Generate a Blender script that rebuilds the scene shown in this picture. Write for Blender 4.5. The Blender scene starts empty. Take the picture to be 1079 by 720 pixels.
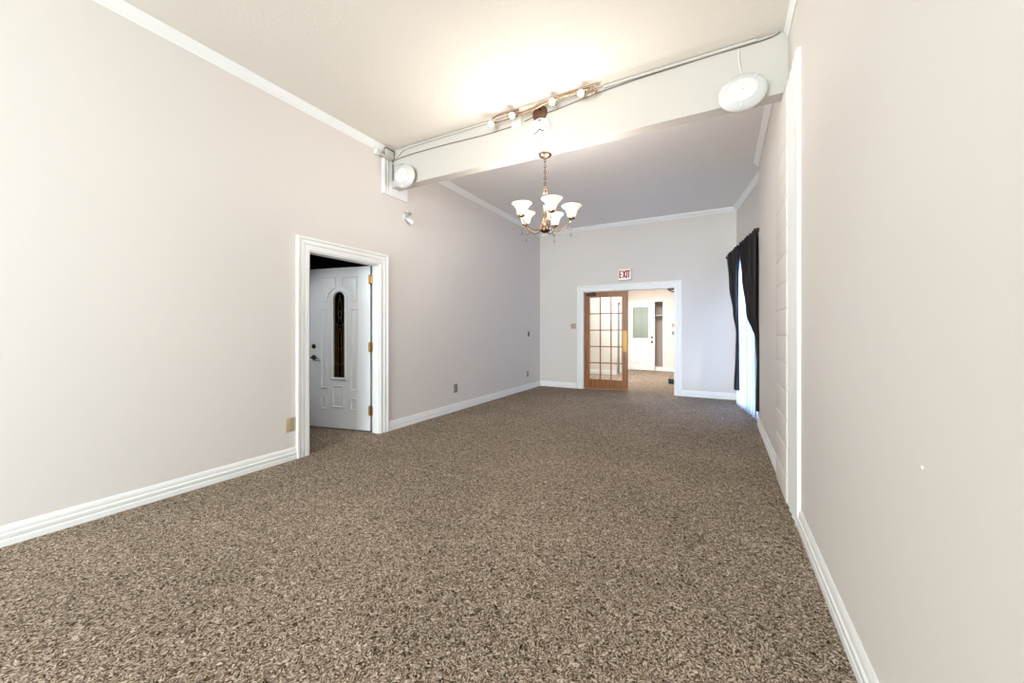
import bpy, bmesh, math, random
from mathutils import Vector, Matrix
random.seed(7)
S = bpy.context.scene
COL = S.collection
PI = math.pi

# ------------------------------------------------------------------ room dimensions (metres)
XL, XR = -3.676, 0.449          # left / right wall faces
YB, YF = 8.137, -5.5            # back wall face, wall behind the camera
ZC = 3.535                      # ceiling
BY0, BY1, BZ = 3.543, 3.676, 3.067   # beam
WT = 0.15                       # wall thickness
WTL = 0.11                      # left wall

# ------------------------------------------------------------------ materials
def new_mat(name):
    m = bpy.data.materials.new(name); m.use_nodes = True
    nt = m.node_tree; b = nt.nodes['Principled BSDF']
    return m, nt, b

def srgb(r, g, b):
    f = lambda c: (c/255/12.92) if c/255 <= 0.04045 else ((c/255+0.055)/1.055)**2.4
    return (f(r), f(g), f(b), 1)

def paint(name, col, rough=0.6, bump=0.0, scale=80, spec=0.3, var=0.0, detail=3):
    m, nt, b = new_mat(name)
    b.inputs['Base Color'].default_value = col
    b.inputs['Roughness'].default_value = rough
    b.inputs['Specular IOR Level'].default_value = spec
    if bump or var:
        tc = nt.nodes.new('ShaderNodeTexCoord')
        n = nt.nodes.new('ShaderNodeTexNoise'); n.inputs['Scale'].default_value = scale
        n.inputs['Detail'].default_value = detail
        nt.links.new(tc.outputs['Object'], n.inputs['Vector'])
    if bump:
        bp = nt.nodes.new('ShaderNodeBump'); bp.inputs['Strength'].default_value = bump
        bp.inputs['Distance'].default_value = 0.004
        nt.links.new(n.outputs['Fac'], bp.inputs['Height'])
        nt.links.new(bp.outputs['Normal'], b.inputs['Normal'])
    if var:
        n2 = nt.nodes.new('ShaderNodeTexNoise'); n2.inputs['Scale'].default_value = 1.3
        n2.inputs['Detail'].default_value = 4
        nt.links.new(tc.outputs['Object'], n2.inputs['Vector'])
        mx = nt.nodes.new('ShaderNodeMix'); mx.data_type = 'RGBA'
        c2 = tuple(c*(1-var) for c in col[:3]) + (1,)
        mx.inputs[6].default_value = col; mx.inputs[7].default_value = c2
        nt.links.new(n2.outputs['Fac'], mx.inputs[0])
        nt.links.new(mx.outputs[2], b.inputs['Base Color'])
    return m

def metal(name, col, rough=0.3):
    m, nt, b = new_mat(name)
    b.inputs['Base Color'].default_value = col; b.inputs['Metallic'].default_value = 1
    b.inputs['Roughness'].default_value = rough
    n = nt.nodes.new('ShaderNodeTexNoise'); n.inputs['Scale'].default_value = 60
    mr = nt.nodes.new('ShaderNodeMapRange'); mr.inputs[3].default_value = rough*0.8; mr.inputs[4].default_value = rough*1.3
    nt.links.new(n.outputs['Fac'], mr.inputs[0]); nt.links.new(mr.outputs[0], b.inputs['Roughness'])
    return m

def glow(name, col, strength, base=(0.9, 0.85, 0.78, 1)):
    m, nt, b = new_mat(name)
    b.inputs['Base Color'].default_value = base
    b.inputs['Emission Color'].default_value = col
    b.inputs['Emission Strength'].default_value = strength
    b.inputs['Roughness'].default_value = 0.4
    return m

def thin_glass(name, tint=(0.95, 0.97, 0.96, 1)):
    m = bpy.data.materials.new(name); m.use_nodes = True
    nt = m.node_tree; nt.nodes.clear()
    o = nt.nodes.new('ShaderNodeOutputMaterial'); mx = nt.nodes.new('ShaderNodeMixShader')
    t = nt.nodes.new('ShaderNodeBsdfTransparent'); g = nt.nodes.new('ShaderNodeBsdfGlossy')
    fr = nt.nodes.new('ShaderNodeFresnel'); fr.inputs['IOR'].default_value = 1.45
    t.inputs['Color'].default_value = tint; g.inputs['Roughness'].default_value = 0.03
    nt.links.new(fr.outputs[0], mx.inputs[0]); nt.links.new(t.outputs[0], mx.inputs[1])
    nt.links.new(g.outputs[0], mx.inputs[2]); nt.links.new(mx.outputs[0], o.inputs[0])
    return m

def carpet():
    m, nt, b = new_mat('carpet_loop_pile')
    b.inputs['Roughness'].default_value = 0.95; b.inputs['Specular IOR Level'].default_value = 0.1
    N, L = nt.nodes.new, nt.links.new
    tc = N('ShaderNodeTexCoord')
    # curled yarn: stretched noise in warped coordinates
    w = N('ShaderNodeTexNoise'); w.inputs['Scale'].default_value = 22; w.inputs['Detail'].default_value = 2
    L(tc.outputs['Object'], w.inputs['Vector'])
    sub = N('ShaderNodeVectorMath'); sub.operation = 'SUBTRACT'; sub.inputs[1].default_value = (0.5, 0.5, 0.5)
    L(w.outputs['Color'], sub.inputs[0])
    sc = N('ShaderNodeVectorMath'); sc.operation = 'SCALE'; sc.inputs['Scale'].default_value = 0.12
    L(sub.outputs[0], sc.inputs[0])
    ad = N('ShaderNodeVectorMath'); ad.operation = 'ADD'
    L(tc.outputs['Object'], ad.inputs[0]); L(sc.outputs[0], ad.inputs[1])
    mp = N('ShaderNodeMapping'); mp.inputs['Scale'].default_value = (150, 70, 70)
    mp.inputs['Rotation'].default_value = (0, 0, 0.6)
    L(ad.outputs[0], mp.inputs['Vector'])
    n = N('ShaderNodeTexNoise'); n.inputs['Scale'].default_value = 1.0; n.inputs['Detail'].default_value = 2.5
    n.inputs['Roughness'].default_value = 0.65
    L(mp.outputs[0], n.inputs['Vector'])
    r = N('ShaderNodeValToRGB'); e = r.color_ramp.elements
    e[0].position = 0.385; e[0].color = CARPET[0]
    e[1].position = 0.625; e[1].color = CARPET[2]
    k = e.new(0.5); k.color = CARPET[1]
    L(n.outputs['Fac'], r.inputs[0])
    # broad wear
    n2 = N('ShaderNodeTexNoise'); n2.inputs['Scale'].default_value = 1.1; n2.inputs['Detail'].default_value = 5
    L(tc.outputs['Object'], n2.inputs['Vector'])
    mr = N('ShaderNodeMapRange'); mr.inputs[1].default_value = 0.3; mr.inputs[2].default_value = 0.7
    mr.inputs[3].default_value = 0.86; mr.inputs[4].default_value = 1.1
    L(n2.outputs['Fac'], mr.inputs[0])
    mu = N('ShaderNodeVectorMath'); mu.operation = 'SCALE'
    L(r.outputs['Color'], mu.inputs[0]); L(mr.outputs[0], mu.inputs['Scale'])
    L(mu.outputs[0], b.inputs['Base Color'])
    bp = N('ShaderNodeBump'); bp.inputs['Strength'].default_value = 0.55; bp.inputs['Distance'].default_value = 0.012
    L(n.outputs['Fac'], bp.inputs['Height']); L(bp.outputs[0], b.inputs['Normal'])
    return m

def wood():
    m, nt, b = new_mat('honey_oak')
    N, L = nt.nodes.new, nt.links.new
    tc = N('ShaderNodeTexCoord'); mp = N('ShaderNodeMapping'); mp.inputs['Scale'].default_value = (30, 30, 1.6)
    L(tc.outputs['Object'], mp.inputs['Vector'])
    n = N('ShaderNodeTexNoise'); n.inputs['Scale'].default_value = 1.5; n.inputs['Detail'].default_value = 5; n.inputs['Distortion'].default_value = 0.6
    L(mp.outputs[0], n.inputs['Vector'])
    r = N('ShaderNodeValToRGB'); e = r.color_ramp.elements
    e[0].position = 0.3; e[0].color = srgb(112, 58, 4); e[1].position = 0.7; e[1].color = srgb(160, 94, 16)
    L(n.outputs['Fac'], r.inputs[0]); L(r.outputs[0], b.inputs['Base Color'])
    b.inputs['Roughness'].default_value = 0.35
    return m

def fabric(name, col, transl=0.0, transp=0.0, rough=0.9):
    m = bpy.data.materials.new(name); m.use_nodes = True
    nt = m.node_tree; nt.nodes.clear(); N, L = nt.nodes.new, nt.links.new
    o = N('ShaderNodeOutputMaterial'); d = N('ShaderNodeBsdfDiffuse'); d.inputs['Color'].default_value = col
    out = d.outputs[0]
    tc = N('ShaderNodeTexCoord'); w = N('ShaderNodeTexNoise'); w.inputs['Scale'].default_value = 400
    L(tc.outputs['Object'], w.inputs['Vector'])
    bp = N('ShaderNodeBump'); bp.inputs['Strength'].default_value = 0.15; bp.inputs['Distance'].default_value = 0.001
    L(w.outputs['Fac'], bp.inputs['Height']); L(bp.outputs[0], d.inputs['Normal'])
    if transl:
        t = N('ShaderNodeBsdfTranslucent'); t.inputs['Color'].default_value = col
        mx = N('ShaderNodeMixShader'); mx.inputs[0].default_value = transl
        L(out, mx.inputs[1]); L(t.outputs[0], mx.inputs[2]); out = mx.outputs[0]
    if transp:
        t = N('ShaderNodeBsdfTransparent')
        mx = N('ShaderNodeMixShader'); mx.inputs[0].default_value = transp
        L(out, mx.inputs[1]); L(t.outputs[0], mx.inputs[2]); out = mx.outputs[0]
    L(out, o.inputs[0])
    return m

CARPET = [srgb(44, 32, 22), srgb(128, 111, 94), srgb(218, 201, 183)]
WALL = paint('wall_paint', srgb(223, 217, 212), 0.55, 0.08, 180, 0.3, 0.02)
CEIL = paint('stippled_ceiling', srgb(232, 226, 218), 0.8, 0.5, 45, 0.1, 0, 4)
CEIL2 = paint('smooth_ceiling', srgb(238, 235, 232), 0.8, 0.08, 60, 0.1)
WHITE = paint('white_trim_paint', srgb(240, 240, 239), 0.35, 0.004, 40, 0.5)
BEAMP = paint('cream_beam_paint', srgb(198, 193, 186), 0.5, 0.06, 60, 0.3)
FARWALL = paint('far_room_paint', srgb(238, 228, 218), 0.6, 0.05, 120)
DOORW = paint('door_white', srgb(236, 238, 240), 0.35, 0.04, 30, 0.5)
DARKROOM = paint('maroon_unlit_tone', srgb(62, 42, 38), 0.7, 0.05, 100)  # maroon darkened in the colour itself, so the room looks unlit
TAUPE = paint('taupe_paint', srgb(208, 190, 176), 0.7, 0.05, 100)
GREYGREEN = paint('grey_green_paint', srgb(112, 118, 112), 0.6, 0.05, 100)
CARP = carpet()
OAK = wood()
BRASS = metal('brass', srgb(160, 124, 72), 0.42)
BRONZE = metal('antique_bronze', srgb(96, 70, 50), 0.3)
NICKEL = metal('champagne_nickel', srgb(176, 150, 126), 0.22)
DBROWN = paint('dark_brown_enamel', srgb(88, 62, 46), 0.4, 0.03, 40)
BLACKM = paint('black_metal', srgb(22, 21, 21), 0.4, 0.03, 60, 0.5)
BEIGEP = paint('beige_plastic', srgb(186, 166, 138), 0.4, 0.02, 60)
GREYP = paint('grey_plastic', srgb(140, 136, 132), 0.4, 0.02, 60)
DGREYP = paint('dark_grey_plastic', srgb(70, 68, 68), 0.4, 0.02, 60)
WPLAST = paint('white_plastic', srgb(218, 218, 216), 0.25, 0.01, 60, 0.5)
SILV = paint('silver_grey_plastic', srgb(206, 206, 204), 0.2, 0.01, 60, 0.6)
CORD = paint('dark_cord', srgb(112, 100, 88), 0.6, 0.02, 60)
RED = glow('exit_red', (0.6, 0.01, 0.02, 1), 0.05, srgb(150, 6, 16))
EXITW = glow('exit_face', (1, 0.88, 0.84, 1), 0.25, srgb(245, 232, 226))
SHADE = glow('lit_alabaster_glass', (1.0, 0.86, 0.70, 1), 0.36, (0.9, 0.8, 0.7, 1))
BULB = glow('lit_bulb', (1.0, 0.9, 0.76, 1), 4)
SPOTF = glow('lit_spot_face', (1.0, 0.95, 0.88, 1), 11)
GLASS = thin_glass('clear_glass')
DGLASS = thin_glass('room_shade_glass', (0.35, 0.30, 0.25, 1))  # dark tint stands in for the dark room behind the glass
BLINDG = paint('pale_green_blind', srgb(196, 202, 192), 0.5, 0.05, 60)
BLACKF = paint('black_satin', srgb(24, 21, 23), 0.45, 0.05, 200, 0.35)
NAVYF = fabric('navy_lining', srgb(70, 74, 92), 0.2)
SHEER = fabric('white_voile', (0.62, 0.70, 0.84, 1), 0.45, 0.02)
CRYSTAL = thin_glass('crystal', (0.98, 0.97, 0.95, 1))

# ------------------------------------------------------------------ mesh helpers
def box(bm, x0, y0, z0, x1, y1, z1, bev=0.0, seg=2):
    r = bmesh.ops.create_cube(bm, size=1)
    vs = r['verts']
    for v in vs:
        v.co = Vector(((x0+x1)/2 + v.co.x*(x1-x0), (y0+y1)/2 + v.co.y*(y1-y0), (z0+z1)/2 + v.co.z*(z1-z0)))
    if bev:
        es = list({e for v in vs for e in v.link_edges})
        bmesh.ops.bevel(bm, geom=es, offset=bev, segments=seg, profile=0.5, affect='EDGES')

def xform(bm, start, M):
    bm.verts.ensure_lookup_table()
    for v in bm.verts[start:]:
        v.co = M @ v.co

def loft(bm, rings, closed=True, caps=True):
    """rings: list of lists of Vectors, joined in order"""
    rv = [[bm.verts.new(p) for p in ring] for ring in rings]
    n = len(rv[0])
    for a, b in zip(rv, rv[1:]):
        for i in range(n if closed else n-1):
            j = (i+1) % n
            try: bm.faces.new((a[i], a[j], b[j], b[i]))
            except ValueError: pass
    if caps and closed:
        bm.faces.new(rv[0][::-1]); bm.faces.new(rv[-1])

def lathe(bm, prof, n=32, M=None):
    """prof: (r, z) pairs; revolved round z, then placed by M"""
    rings = []
    for r, z in prof:
        rings.append([Vector((max(r, 1e-4)*math.cos(2*PI*i/n), max(r, 1e-4)*math.sin(2*PI*i/n), z)) for i in range(n)])
    if M is not None: rings = [[M @ p for p in ring] for ring in rings]
    loft(bm, rings)

def smooth_path(pts, k=6):
    pts = [Vector(p) for p in pts]
    if len(pts) < 3: return pts
    out = []
    for i in range(len(pts)-1):
        p0 = pts[max(i-1, 0)]; p1 = pts[i]; p2 = pts[i+1]; p3 = pts[min(i+2, len(pts)-1)]
        for j in range(k):
            t = j/k
            out.append(0.5*((2*p1)+(p2-p0)*t+(2*p0-5*p1+4*p2-p3)*t*t+(3*p1-p0-3*p2+p3)*t**3))
    out.append(pts[-1])
    return out

def tube(bm, pts, r, n=8, k=6, taper=None):
    P = smooth_path(pts, k)
    up = Vector((0, 0, 1)); rings = []; prev = None
    for i, p in enumerate(P):
        d = (P[min(i+1, len(P)-1)] - P[max(i-1, 0)]).normalized()
        if prev is None:
            a = d.cross(up if abs(d.z) < 0.9 else Vector((1, 0, 0))).normalized()
        else:
            a = (prev - d*prev.dot(d)).normalized()
        prev = a; b = d.cross(a)
        rr = r if taper is None else r + (taper-r)*i/(len(P)-1)
        rings.append([p + a*rr*math.cos(2*PI*j/n) + b*rr*math.sin(2*PI*j/n) for j in range(n)])
    loft(bm, rings)

def run(bm, prof, p, q, nrm, z0=0.0):
    """moulding: prof (out, up) pairs, extruded from p to q (xy), out along nrm"""
    nv = Vector((nrm[0], nrm[1], 0))
    A = [Vector((p[0], p[1], z0)) + nv*o + Vector((0, 0, u)) for o, u in prof]
    B = [Vector((q[0], q[1], z0)) + nv*o + Vector((0, 0, u)) for o, u in prof]
    loft(bm, [A, B])

def axis_to(v):
    return Vector((0, 0, 1)).rotation_difference(Vector(v).normalized()).to_matrix().to_4x4()

def finish(bm, smooth=True):
    bmesh.ops.recalc_face_normals(bm, faces=bm.faces[:])

def obj(name, bm, mat, parent=None, smooth=None, loc=None):
    bmesh.ops.recalc_face_normals(bm, faces=bm.faces[:])
    me = bpy.data.meshes.new(name); bm.to_mesh(me); bm.free()
    o = bpy.data.objects.new(name, me); COL.objects.link(o)
    me.materials.append(mat)
    if smooth is not None:
        for p in me.polygons: p.use_smooth = True
        me.set_sharp_from_angle(angle=math.radians(smooth))
    if parent: o.parent = parent
    if loc is not None: o.location = loc
    return o

def tag(o, label=None, cat=None, group=None, kind=None):
    if label: o['label'] = label
    if cat: o['category'] = cat
    if group: o['group'] = group
    if kind: o['kind'] = kind
    return o

def root(name, label, cat, loc, rz=0, group=None, kind=None):
    o = bpy.data.objects.new(name, None); COL.objects.link(o)
    o.location = loc; o.rotation_euler = (0, 0, rz)
    return tag(o, label, cat, group, kind)

def B(): return bmesh.new()

def structure(name, bm, mat, label=None, cat=None, parent=None, smooth=None):
    return tag(obj(name, bm, mat, parent, smooth), label, cat, None, 'structure')

# ------------------------------------------------------------------ shell
bm = B(); box(bm, -6.2, YF-0.2, -0.12, 1.2, 13.6, 0.0)
structure('floor', bm, CARP, 'brown flecked loop pile carpet over the whole floor', 'floor')

def wall_x(bm, x0, x1, y0, y1, z1, holes):
    """wall running along y between x0..x1; holes = (ya, yb, za, zb)"""
    cur = y0
    for ya, yb, za, zb in sorted(holes):
        box(bm, x0, cur, 0, x1, ya, z1)
        if za > 0: box(bm, x0, ya, 0, x1, yb, za)
        if zb < z1: box(bm, x0, ya, zb, x1, yb, z1)
        cur = yb
    box(bm, x0, cur, 0, x1, y1, z1)

def wall_y(bm, y0, y1, x0, x1, z1, holes):
    cur = x0
    for xa, xb, za, zb in sorted(holes):
        box(bm, cur, y0, 0, xa, y1, z1)
        if za > 0: box(bm, xa, y0, 0, xb, y1, za)
        if zb < z1: box(bm, xa, y0, zb, xb, y1, z1)
        cur = xb
    box(bm, cur, y0, 0, x1, y1, z1)

D1 = (2.441, 3.365, 2.075)       # left doorway: y0, y1, height
D2 = (-2.645, -0.787, 2.125)     # double doorway: x0, x1, height
bm = B(); wall_x(bm, XL-WTL, XL, YF, YB, ZC, [(D1[0], D1[1], 0, D1[2])])
structure('wall_left', bm, WALL, 'long pale beige wall on the left with the white door', 'wall')
bm = B(); wall_y(bm, YB, YB+WT, XL-WT, 1.2, ZC, [(D2[0], D2[1], 0, D2[2])])
structure('wall_back', bm, WALL, 'pale grey end wall around the double doorway', 'wall')
SW = (-4.4, -1.6, 0.5, 2.7)      # unseen side window, added to light the white door and left wall
bm = B(); wall_x(bm, XR, XR+WT, YF, 3.39, ZC, [SW]); box(bm, XR, 3.39, BZ, XR+WT, 3.98, ZC)
structure('wall_right', bm, WALL, 'near part of the right wall, beige and bare', 'wall')
bm = B(); box(bm, XR, 3.98, 0, XR+WT, 6.05, ZC)
structure('wall_right_beyond_pillar', bm, WALL, 'right wall between the block pillar and the curtained window', 'wall')
RW = (-3.2, -0.1, 0.5, 2.9)    # window behind the viewpoint
bm = B(); wall_y(bm, YF-WT, YF, XL-WT, XR+WT, ZC, [RW])
structure('wall_rear', bm, WALL)
# ceiling
bm = B(); box(bm, XL-WT, YF-WT, ZC, 1.2, BY0+0.05, ZC+0.1)
structure('ceiling', bm, CEIL, 'warm white stippled ceiling in front of the beam', 'ceiling')
bm = B(); box(bm, XL-WT, BY0+0.05, ZC, 1.2, YB+WT, ZC+0.1)
structure('ceiling_beyond_beam', bm, CEIL2, 'greyer smooth ceiling beyond the beam', 'ceiling')
# beam
bm = B(); box(bm, XL, BY0, BZ, XR+0.01, BY1, ZC, 0.006, 2)
structure('beam', bm, BEAMP, 'cream painted beam crossing the ceiling from wall to wall', 'beam')
# block pillar, each course with rounded arrises
bm = B()
zz = 0.0; k = 0
while zz < BZ-0.02:
    z1 = min(zz+0.203, BZ)
    box(bm, 0.418, 3.392, zz+0.0015, XR+WT-0.002, 3.978, z1-0.0015, 0.009, 3)
    zz += 0.203
st = len(bm.verts)
box(bm, 0.423, 3.398, 0, XR+WT-0.004, 3.974, BZ-0.002)
structure('pillar', bm, WALL, 'painted block pillar under the right end of the beam', 'pillar', smooth=40)
# angled window wall
P0, P1 = Vector((0.60, 6.05, 0)), Vector((0.26, 8.137, 0))
WL = (P1-P0).length; wd = (P1-P0).normalized(); wn = Vector((-wd.y, wd.x, 0))
if wn.x > 0: wn = -wn
def wpt(s, off, z): return P0 + wd*s + wn*off + Vector((0, 0, z))
WH = (0.22, 1.72, 0.03, 2.42)
WM = Matrix(((wd.x, wn.x, 0, P0.x), (wd.y, wn.y, 0, P0.y), (0, 0, 1, 0), (0, 0, 0, 1)))
bm = B()
wall_y(bm, -WT, 0, -0.02, WL+0.02, ZC, [WH])
xform(bm, 0, WM)
structure('wall_right_at_window', bm, WALL, 'slanted end of the right wall behind the curtains', 'wall')
# patio window
bm = B()
s0, s1, z0, z1 = WH
for a, b_, c, d in ((s0, s0+0.06, z0, z1), (s1-0.06, s1, z0, z1), (s0, s1, z0, z0+0.06), (s0, s1, z1-0.06, z1), ((s0+s1)/2-0.04, (s0+s1)/2+0.04, z0, z1)):
    box(bm, a, -0.10, c, b_, -0.04, d)
xform(bm, 0, WM)
w1 = structure('window_1', bm, WHITE, 'tall patio window behind the white sheer curtain', 'window')
bm = B(); box(bm, s0+0.02, -0.073, z0+0.02, s1-0.02, -0.067, z1-0.02); xform(bm, 0, WM)
structure('window_pane', bm, GLASS, parent=w1)
# rear window
bm = B()
for a, b_, c, d in ((RW[0], RW[0]+0.06, RW[2], RW[3]), (RW[1]-0.06, RW[1], RW[2], RW[3]), (RW[0], RW[1], RW[2], RW[2]+0.06), (RW[0], RW[1], RW[3]-0.06, RW[3]),
                    (RW[0]+1.01, RW[0]+1.06, RW[2], RW[3]), (RW[0]+2.04, RW[0]+2.09, RW[2], RW[3])):
    box(bm, a, YF-0.11, c, b_, YF-0.05, d)
w2 = structure('window_2', bm, WHITE)
bm = B(); box(bm, RW[0]+0.02, YF-0.083, RW[2]+0.02, RW[1]-0.02, YF-0.077, RW[3]-0.02)
structure('window_pane', bm, GLASS, parent=w2)

bm = B()
for a, b_, c, d in ((SW[0], SW[0]+0.06, SW[2], SW[3]), (SW[1]-0.06, SW[1], SW[2], SW[3]), (SW[0], SW[1], SW[2], SW[2]+0.06), (SW[0], SW[1], SW[3]-0.06, SW[3]), (-3.03, -2.97, SW[2], SW[3])):
    box(bm, XR+0.05, a, c, XR+0.11, b_, d)
w3 = structure('window_3_added', bm, WHITE)  # out of view, put in for its light on the door
bm = B(); box(bm, XR+0.077, SW[0]+0.02, SW[2]+0.02, XR+0.083, SW[1]-0.02, SW[3]-0.02)
structure('window_pane', bm, GLASS, parent=w3)

# vestibule behind the left door
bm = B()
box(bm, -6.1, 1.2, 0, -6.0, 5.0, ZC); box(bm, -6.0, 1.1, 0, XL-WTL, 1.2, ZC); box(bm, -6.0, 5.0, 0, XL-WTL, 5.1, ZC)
structure('wall_vestibule', bm, DARKROOM, 'maroon walls coloured dark to look unlit, behind the white door', 'wall')
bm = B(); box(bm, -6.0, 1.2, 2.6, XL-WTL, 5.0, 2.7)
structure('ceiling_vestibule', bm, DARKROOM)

# far room beyond the double doorway
FY = 12.95; FZ = 2.9
FX = -2.66
N0 = (-2.60, -1.60, 2.205)   # doorway in the far wall
bm = B(); wall_y(bm, FY, FY+0.12, FX-0.1, 1.2, FZ, [(N0[0], N0[1], 0, N0[2])])
structure('wall_far_room_end', bm, FARWALL, 'white wall of the next room holding the half glazed door', 'wall')
bm = B(); box(bm, -5.2, 11.22, 0, FX, 11.34, FZ)
structure('wall_far_room_left', bm, FARWALL, 'white wall seen through the panes of the wooden door', 'wall')
bm = B(); wall_x(bm, FX-0.1, FX, 11.34, FY, FZ, [(11.40, 11.80, 0, 2.12)])
structure('wall_far_room_return', bm, FARWALL)
bm = B(); box(bm, FX-0.07, 11.40, 0.01, FX-0.03, 11.80, 2.12, 0.003)  # flat panel closing the narrow opening
tag(obj('doorway_panel', bm, GREYGREEN), 'narrow grey green panel filling a doorway seen through the wooden door panes', 'door', kind='structure')
bm = B(); box(bm, -5.3, YB+WT, 0, -5.2, 11.34, FZ); box(bm, 1.1, YB+WT, 0, 1.2, FY, FZ)
structure('wall_far_room_sides', bm, FARWALL)
bm = B(); box(bm, -5.3, YB+WT, FZ, 1.2, FY+0.12, FZ+0.1)
structure('ceiling_far_room', bm, CEIL2)
# recess behind the half glazed door
bm = B()
box(bm, N0[0]-0.2, FY+0.50, 0, N0[1]+0.2, FY+0.55, FZ); box(bm, N0[0]-0.2, FY+0.12, 0, N0[0]-0.15, FY+0.5, FZ)
box(bm, N0[1]+0.15, FY+0.12, 0, N0[1]+0.2, FY+0.5, FZ); box(bm, N0[0]-0.2, FY+0.12, 2.5, N0[1]+0.2, FY+0.55, 2.55)
structure('wall_closet', bm, TAUPE, 'taupe walls of the closet behind the half glazed door', 'wall')
bm = B(); box(bm, N0[0]+0.02, FY+0.02, 0, N0[1], FY+0.10, 0.13, 0.004)
structure('trim_closet_sill', bm, WHITE)
bm = B(); box(bm, N0[0]-0.14, FY+0.2, 1.765, N0[1]+0.14, FY+0.49, 1.79)
tag(obj('closet_shelf', bm, WHITE), 'thin shelf across the closet behind the half glazed door', 'shelf')

# ------------------------------------------------------------------ mouldings
BASE = [(0, 0), (0.020, 0), (0.020, 0.034), (0.015, 0.040), (0.019, 0.047), (0.019, 0.068), (0.012, 0.076), (0.014, 0.084), (0.012, 0.104), (0.005, 0.120), (0, 0.120)]
CROWN = [(0, 0), (0, -0.078), (0.008, -0.082), (0.012, -0.068), (0.024, -0.058), (0.040, -0.030), (0.052, -0.018), (0.056, 0)]
nb = [0]
def base(name, p, q, n, label=None):
    bm = B(); run(bm, BASE, p, q, n)
    structure(name, bm, WHITE, label, 'baseboard' if label else None, smooth=30)
base('baseboard_left', (XL, YF), (XL, D1[0]-0.13), (1, 0), 'white stepped baseboard along the near left wall')
base('baseboard_left_far', (XL, D1[1]+0.14), (XL, YB), (1, 0), 'white baseboard on the left wall beyond the door')
base('baseboard_back', (XL, YB), (D2[0]-0.15, YB), (0, -1), 'short white baseboard left of the double doorway')
base('baseboard_back_right', (D2[1]+0.12, YB), (0.27, YB), (0, -1), 'white baseboard right of the double doorway')
base('baseboard_right', (XR, YF), (XR, 3.02), (-1, 0), 'white stepped baseboard along the near right wall')
base('baseboard_right_far', (XR, 3.98), (XR, 6.06), (-1, 0), 'white baseboard between the pillar and the curtains')
base('baseboard_far_room', (N0[1]+0.06, FY), (1.1, FY), (0, -1))
base('baseboard_far_room_left', (-5.2, 11.22), (FX, 11.22), (0, -1))
base('baseboard_far_room_return', (FX, 11.80), (FX, FY), (1, 0))
ti = [0]
def crown(p, q, n, label, k=1.0):
    ti[0] += 1
    bm = B(); run(bm, [(o*k, u) for o, u in CROWN], p, q, n, ZC)
    structure('trim_%d' % ti[0], bm, WHITE, label, 'crown moulding', smooth=30)
crown((XL, YF), (XL, BY0), (1, 0), 'white crown moulding above the near left wall')
crown((XL, BY1), (XL, YB), (1, 0), 'white crown moulding on the left wall beyond the beam')
crown((XL, YB), (0.27, YB), (0, -1), 'white crown moulding across the end wall')
crown((XR, YF), (XR, 3.535), (-1, 0), 'white crown moulding above the near right wall', 0.5)
crown((XR, 3.98), (XR, 6.10), (-1, 0), 'white crown moulding on the right wall beyond the pillar')
crown((P0.x, P0.y), (P1.x, P1.y), (wn.x, wn.y), 'white crown moulding over the curtained window')

CASE = [(0, 0), (0, 0.012), (0.006, 0.016), (0.040, 0.016), (0.046, 0.010), (0.056, 0.010), (0.062, 0.020), (0.088, 0.020), (0.094, 0.014), (0.102, 0.014), (0.108, 0.026), (0.126, 0.026), (0.130, 0.020), (0.130, 0)]
def casing(name, fn, s0, s1, z1, label, mat=WHITE, prof=CASE):
    """fn(s, out, z) -> world point"""
    bm = B(); rings = []
    for corner in range(4):
        ring = []
        for w, t in prof:
            s, z = ((s0-w, 0), (s0-w, z1+w), (s1+w, z1+w), (s1+w, 0))[corner]
            ring.append(fn(s, t, z))
        rings.append(ring)
    loft(bm, rings)
    return structure(name, bm, mat, label, 'door casing', smooth=25)
casing('trim_7', lambda s, o, z: Vector((XL+o, s, z)), D1[0], D1[1], D1[2], 'white fluted casing around the left doorway')
casing('trim_8', lambda s, o, z: Vector((s, YB-o, z)), D2[0], D2[1], D2[2], 'white casing around the double doorway')
casing('trim_9', lambda s, o, z: Vector((s, FY-o, z)), N0[0], N0[1], N0[2], 'white casing around the half glazed door', prof=[(0, 0), (0, 0.012), (0.06, 0.012), (0.06, 0)])
# jamb linings
bm = B()
x0, x1 = XL-WTL, XL+0.003
box(bm, x0, D1[0], 0, x1, D1[0]+0.012, D1[2]); box(bm, x0, D1[1]-0.012, 0, x1, D1[1], D1[2]); box(bm, x0, D1[0]+0.012, D1[2]-0.012, x1, D1[1]-0.012, D1[2])
structure('trim_10', bm, WHITE, 'white jamb lining of the left doorway', 'door jamb')
bm = B()
box(bm, D2[0], YB-0.003, 0, D2[0]+0.012, YB+WT, D2[2]); box(bm, D2[1]-0.012, YB-0.003, 0, D2[1], YB+WT, D2[2]); box(bm, D2[0]+0.012, YB-0.003, D2[2]-0.012, D2[1]-0.012, YB+WT, D2[2])
structure('trim_11', bm, WHITE, 'white jamb lining of the double doorway', 'door jamb')
# wide fluted board between near wall and pillar
bm = B()
prof = [(3.015, 0), (3.015, 0.020), (3.06, 0.026), (3.12, 0.018), (3.17, 0.026), (3.23, 0.018), (3.28, 0.026), (3.33, 0.016), (3.385, 0.022), (3.385, 0)]
loft(bm, [[Vector((XR-o, y, 0)) for y, o in prof], [Vector((XR-o, y, 3.06)) for y, o in prof]])
structure('trim_12', bm, WHITE, 'white upright fluted board against the block pillar', 'trim board')
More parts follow.
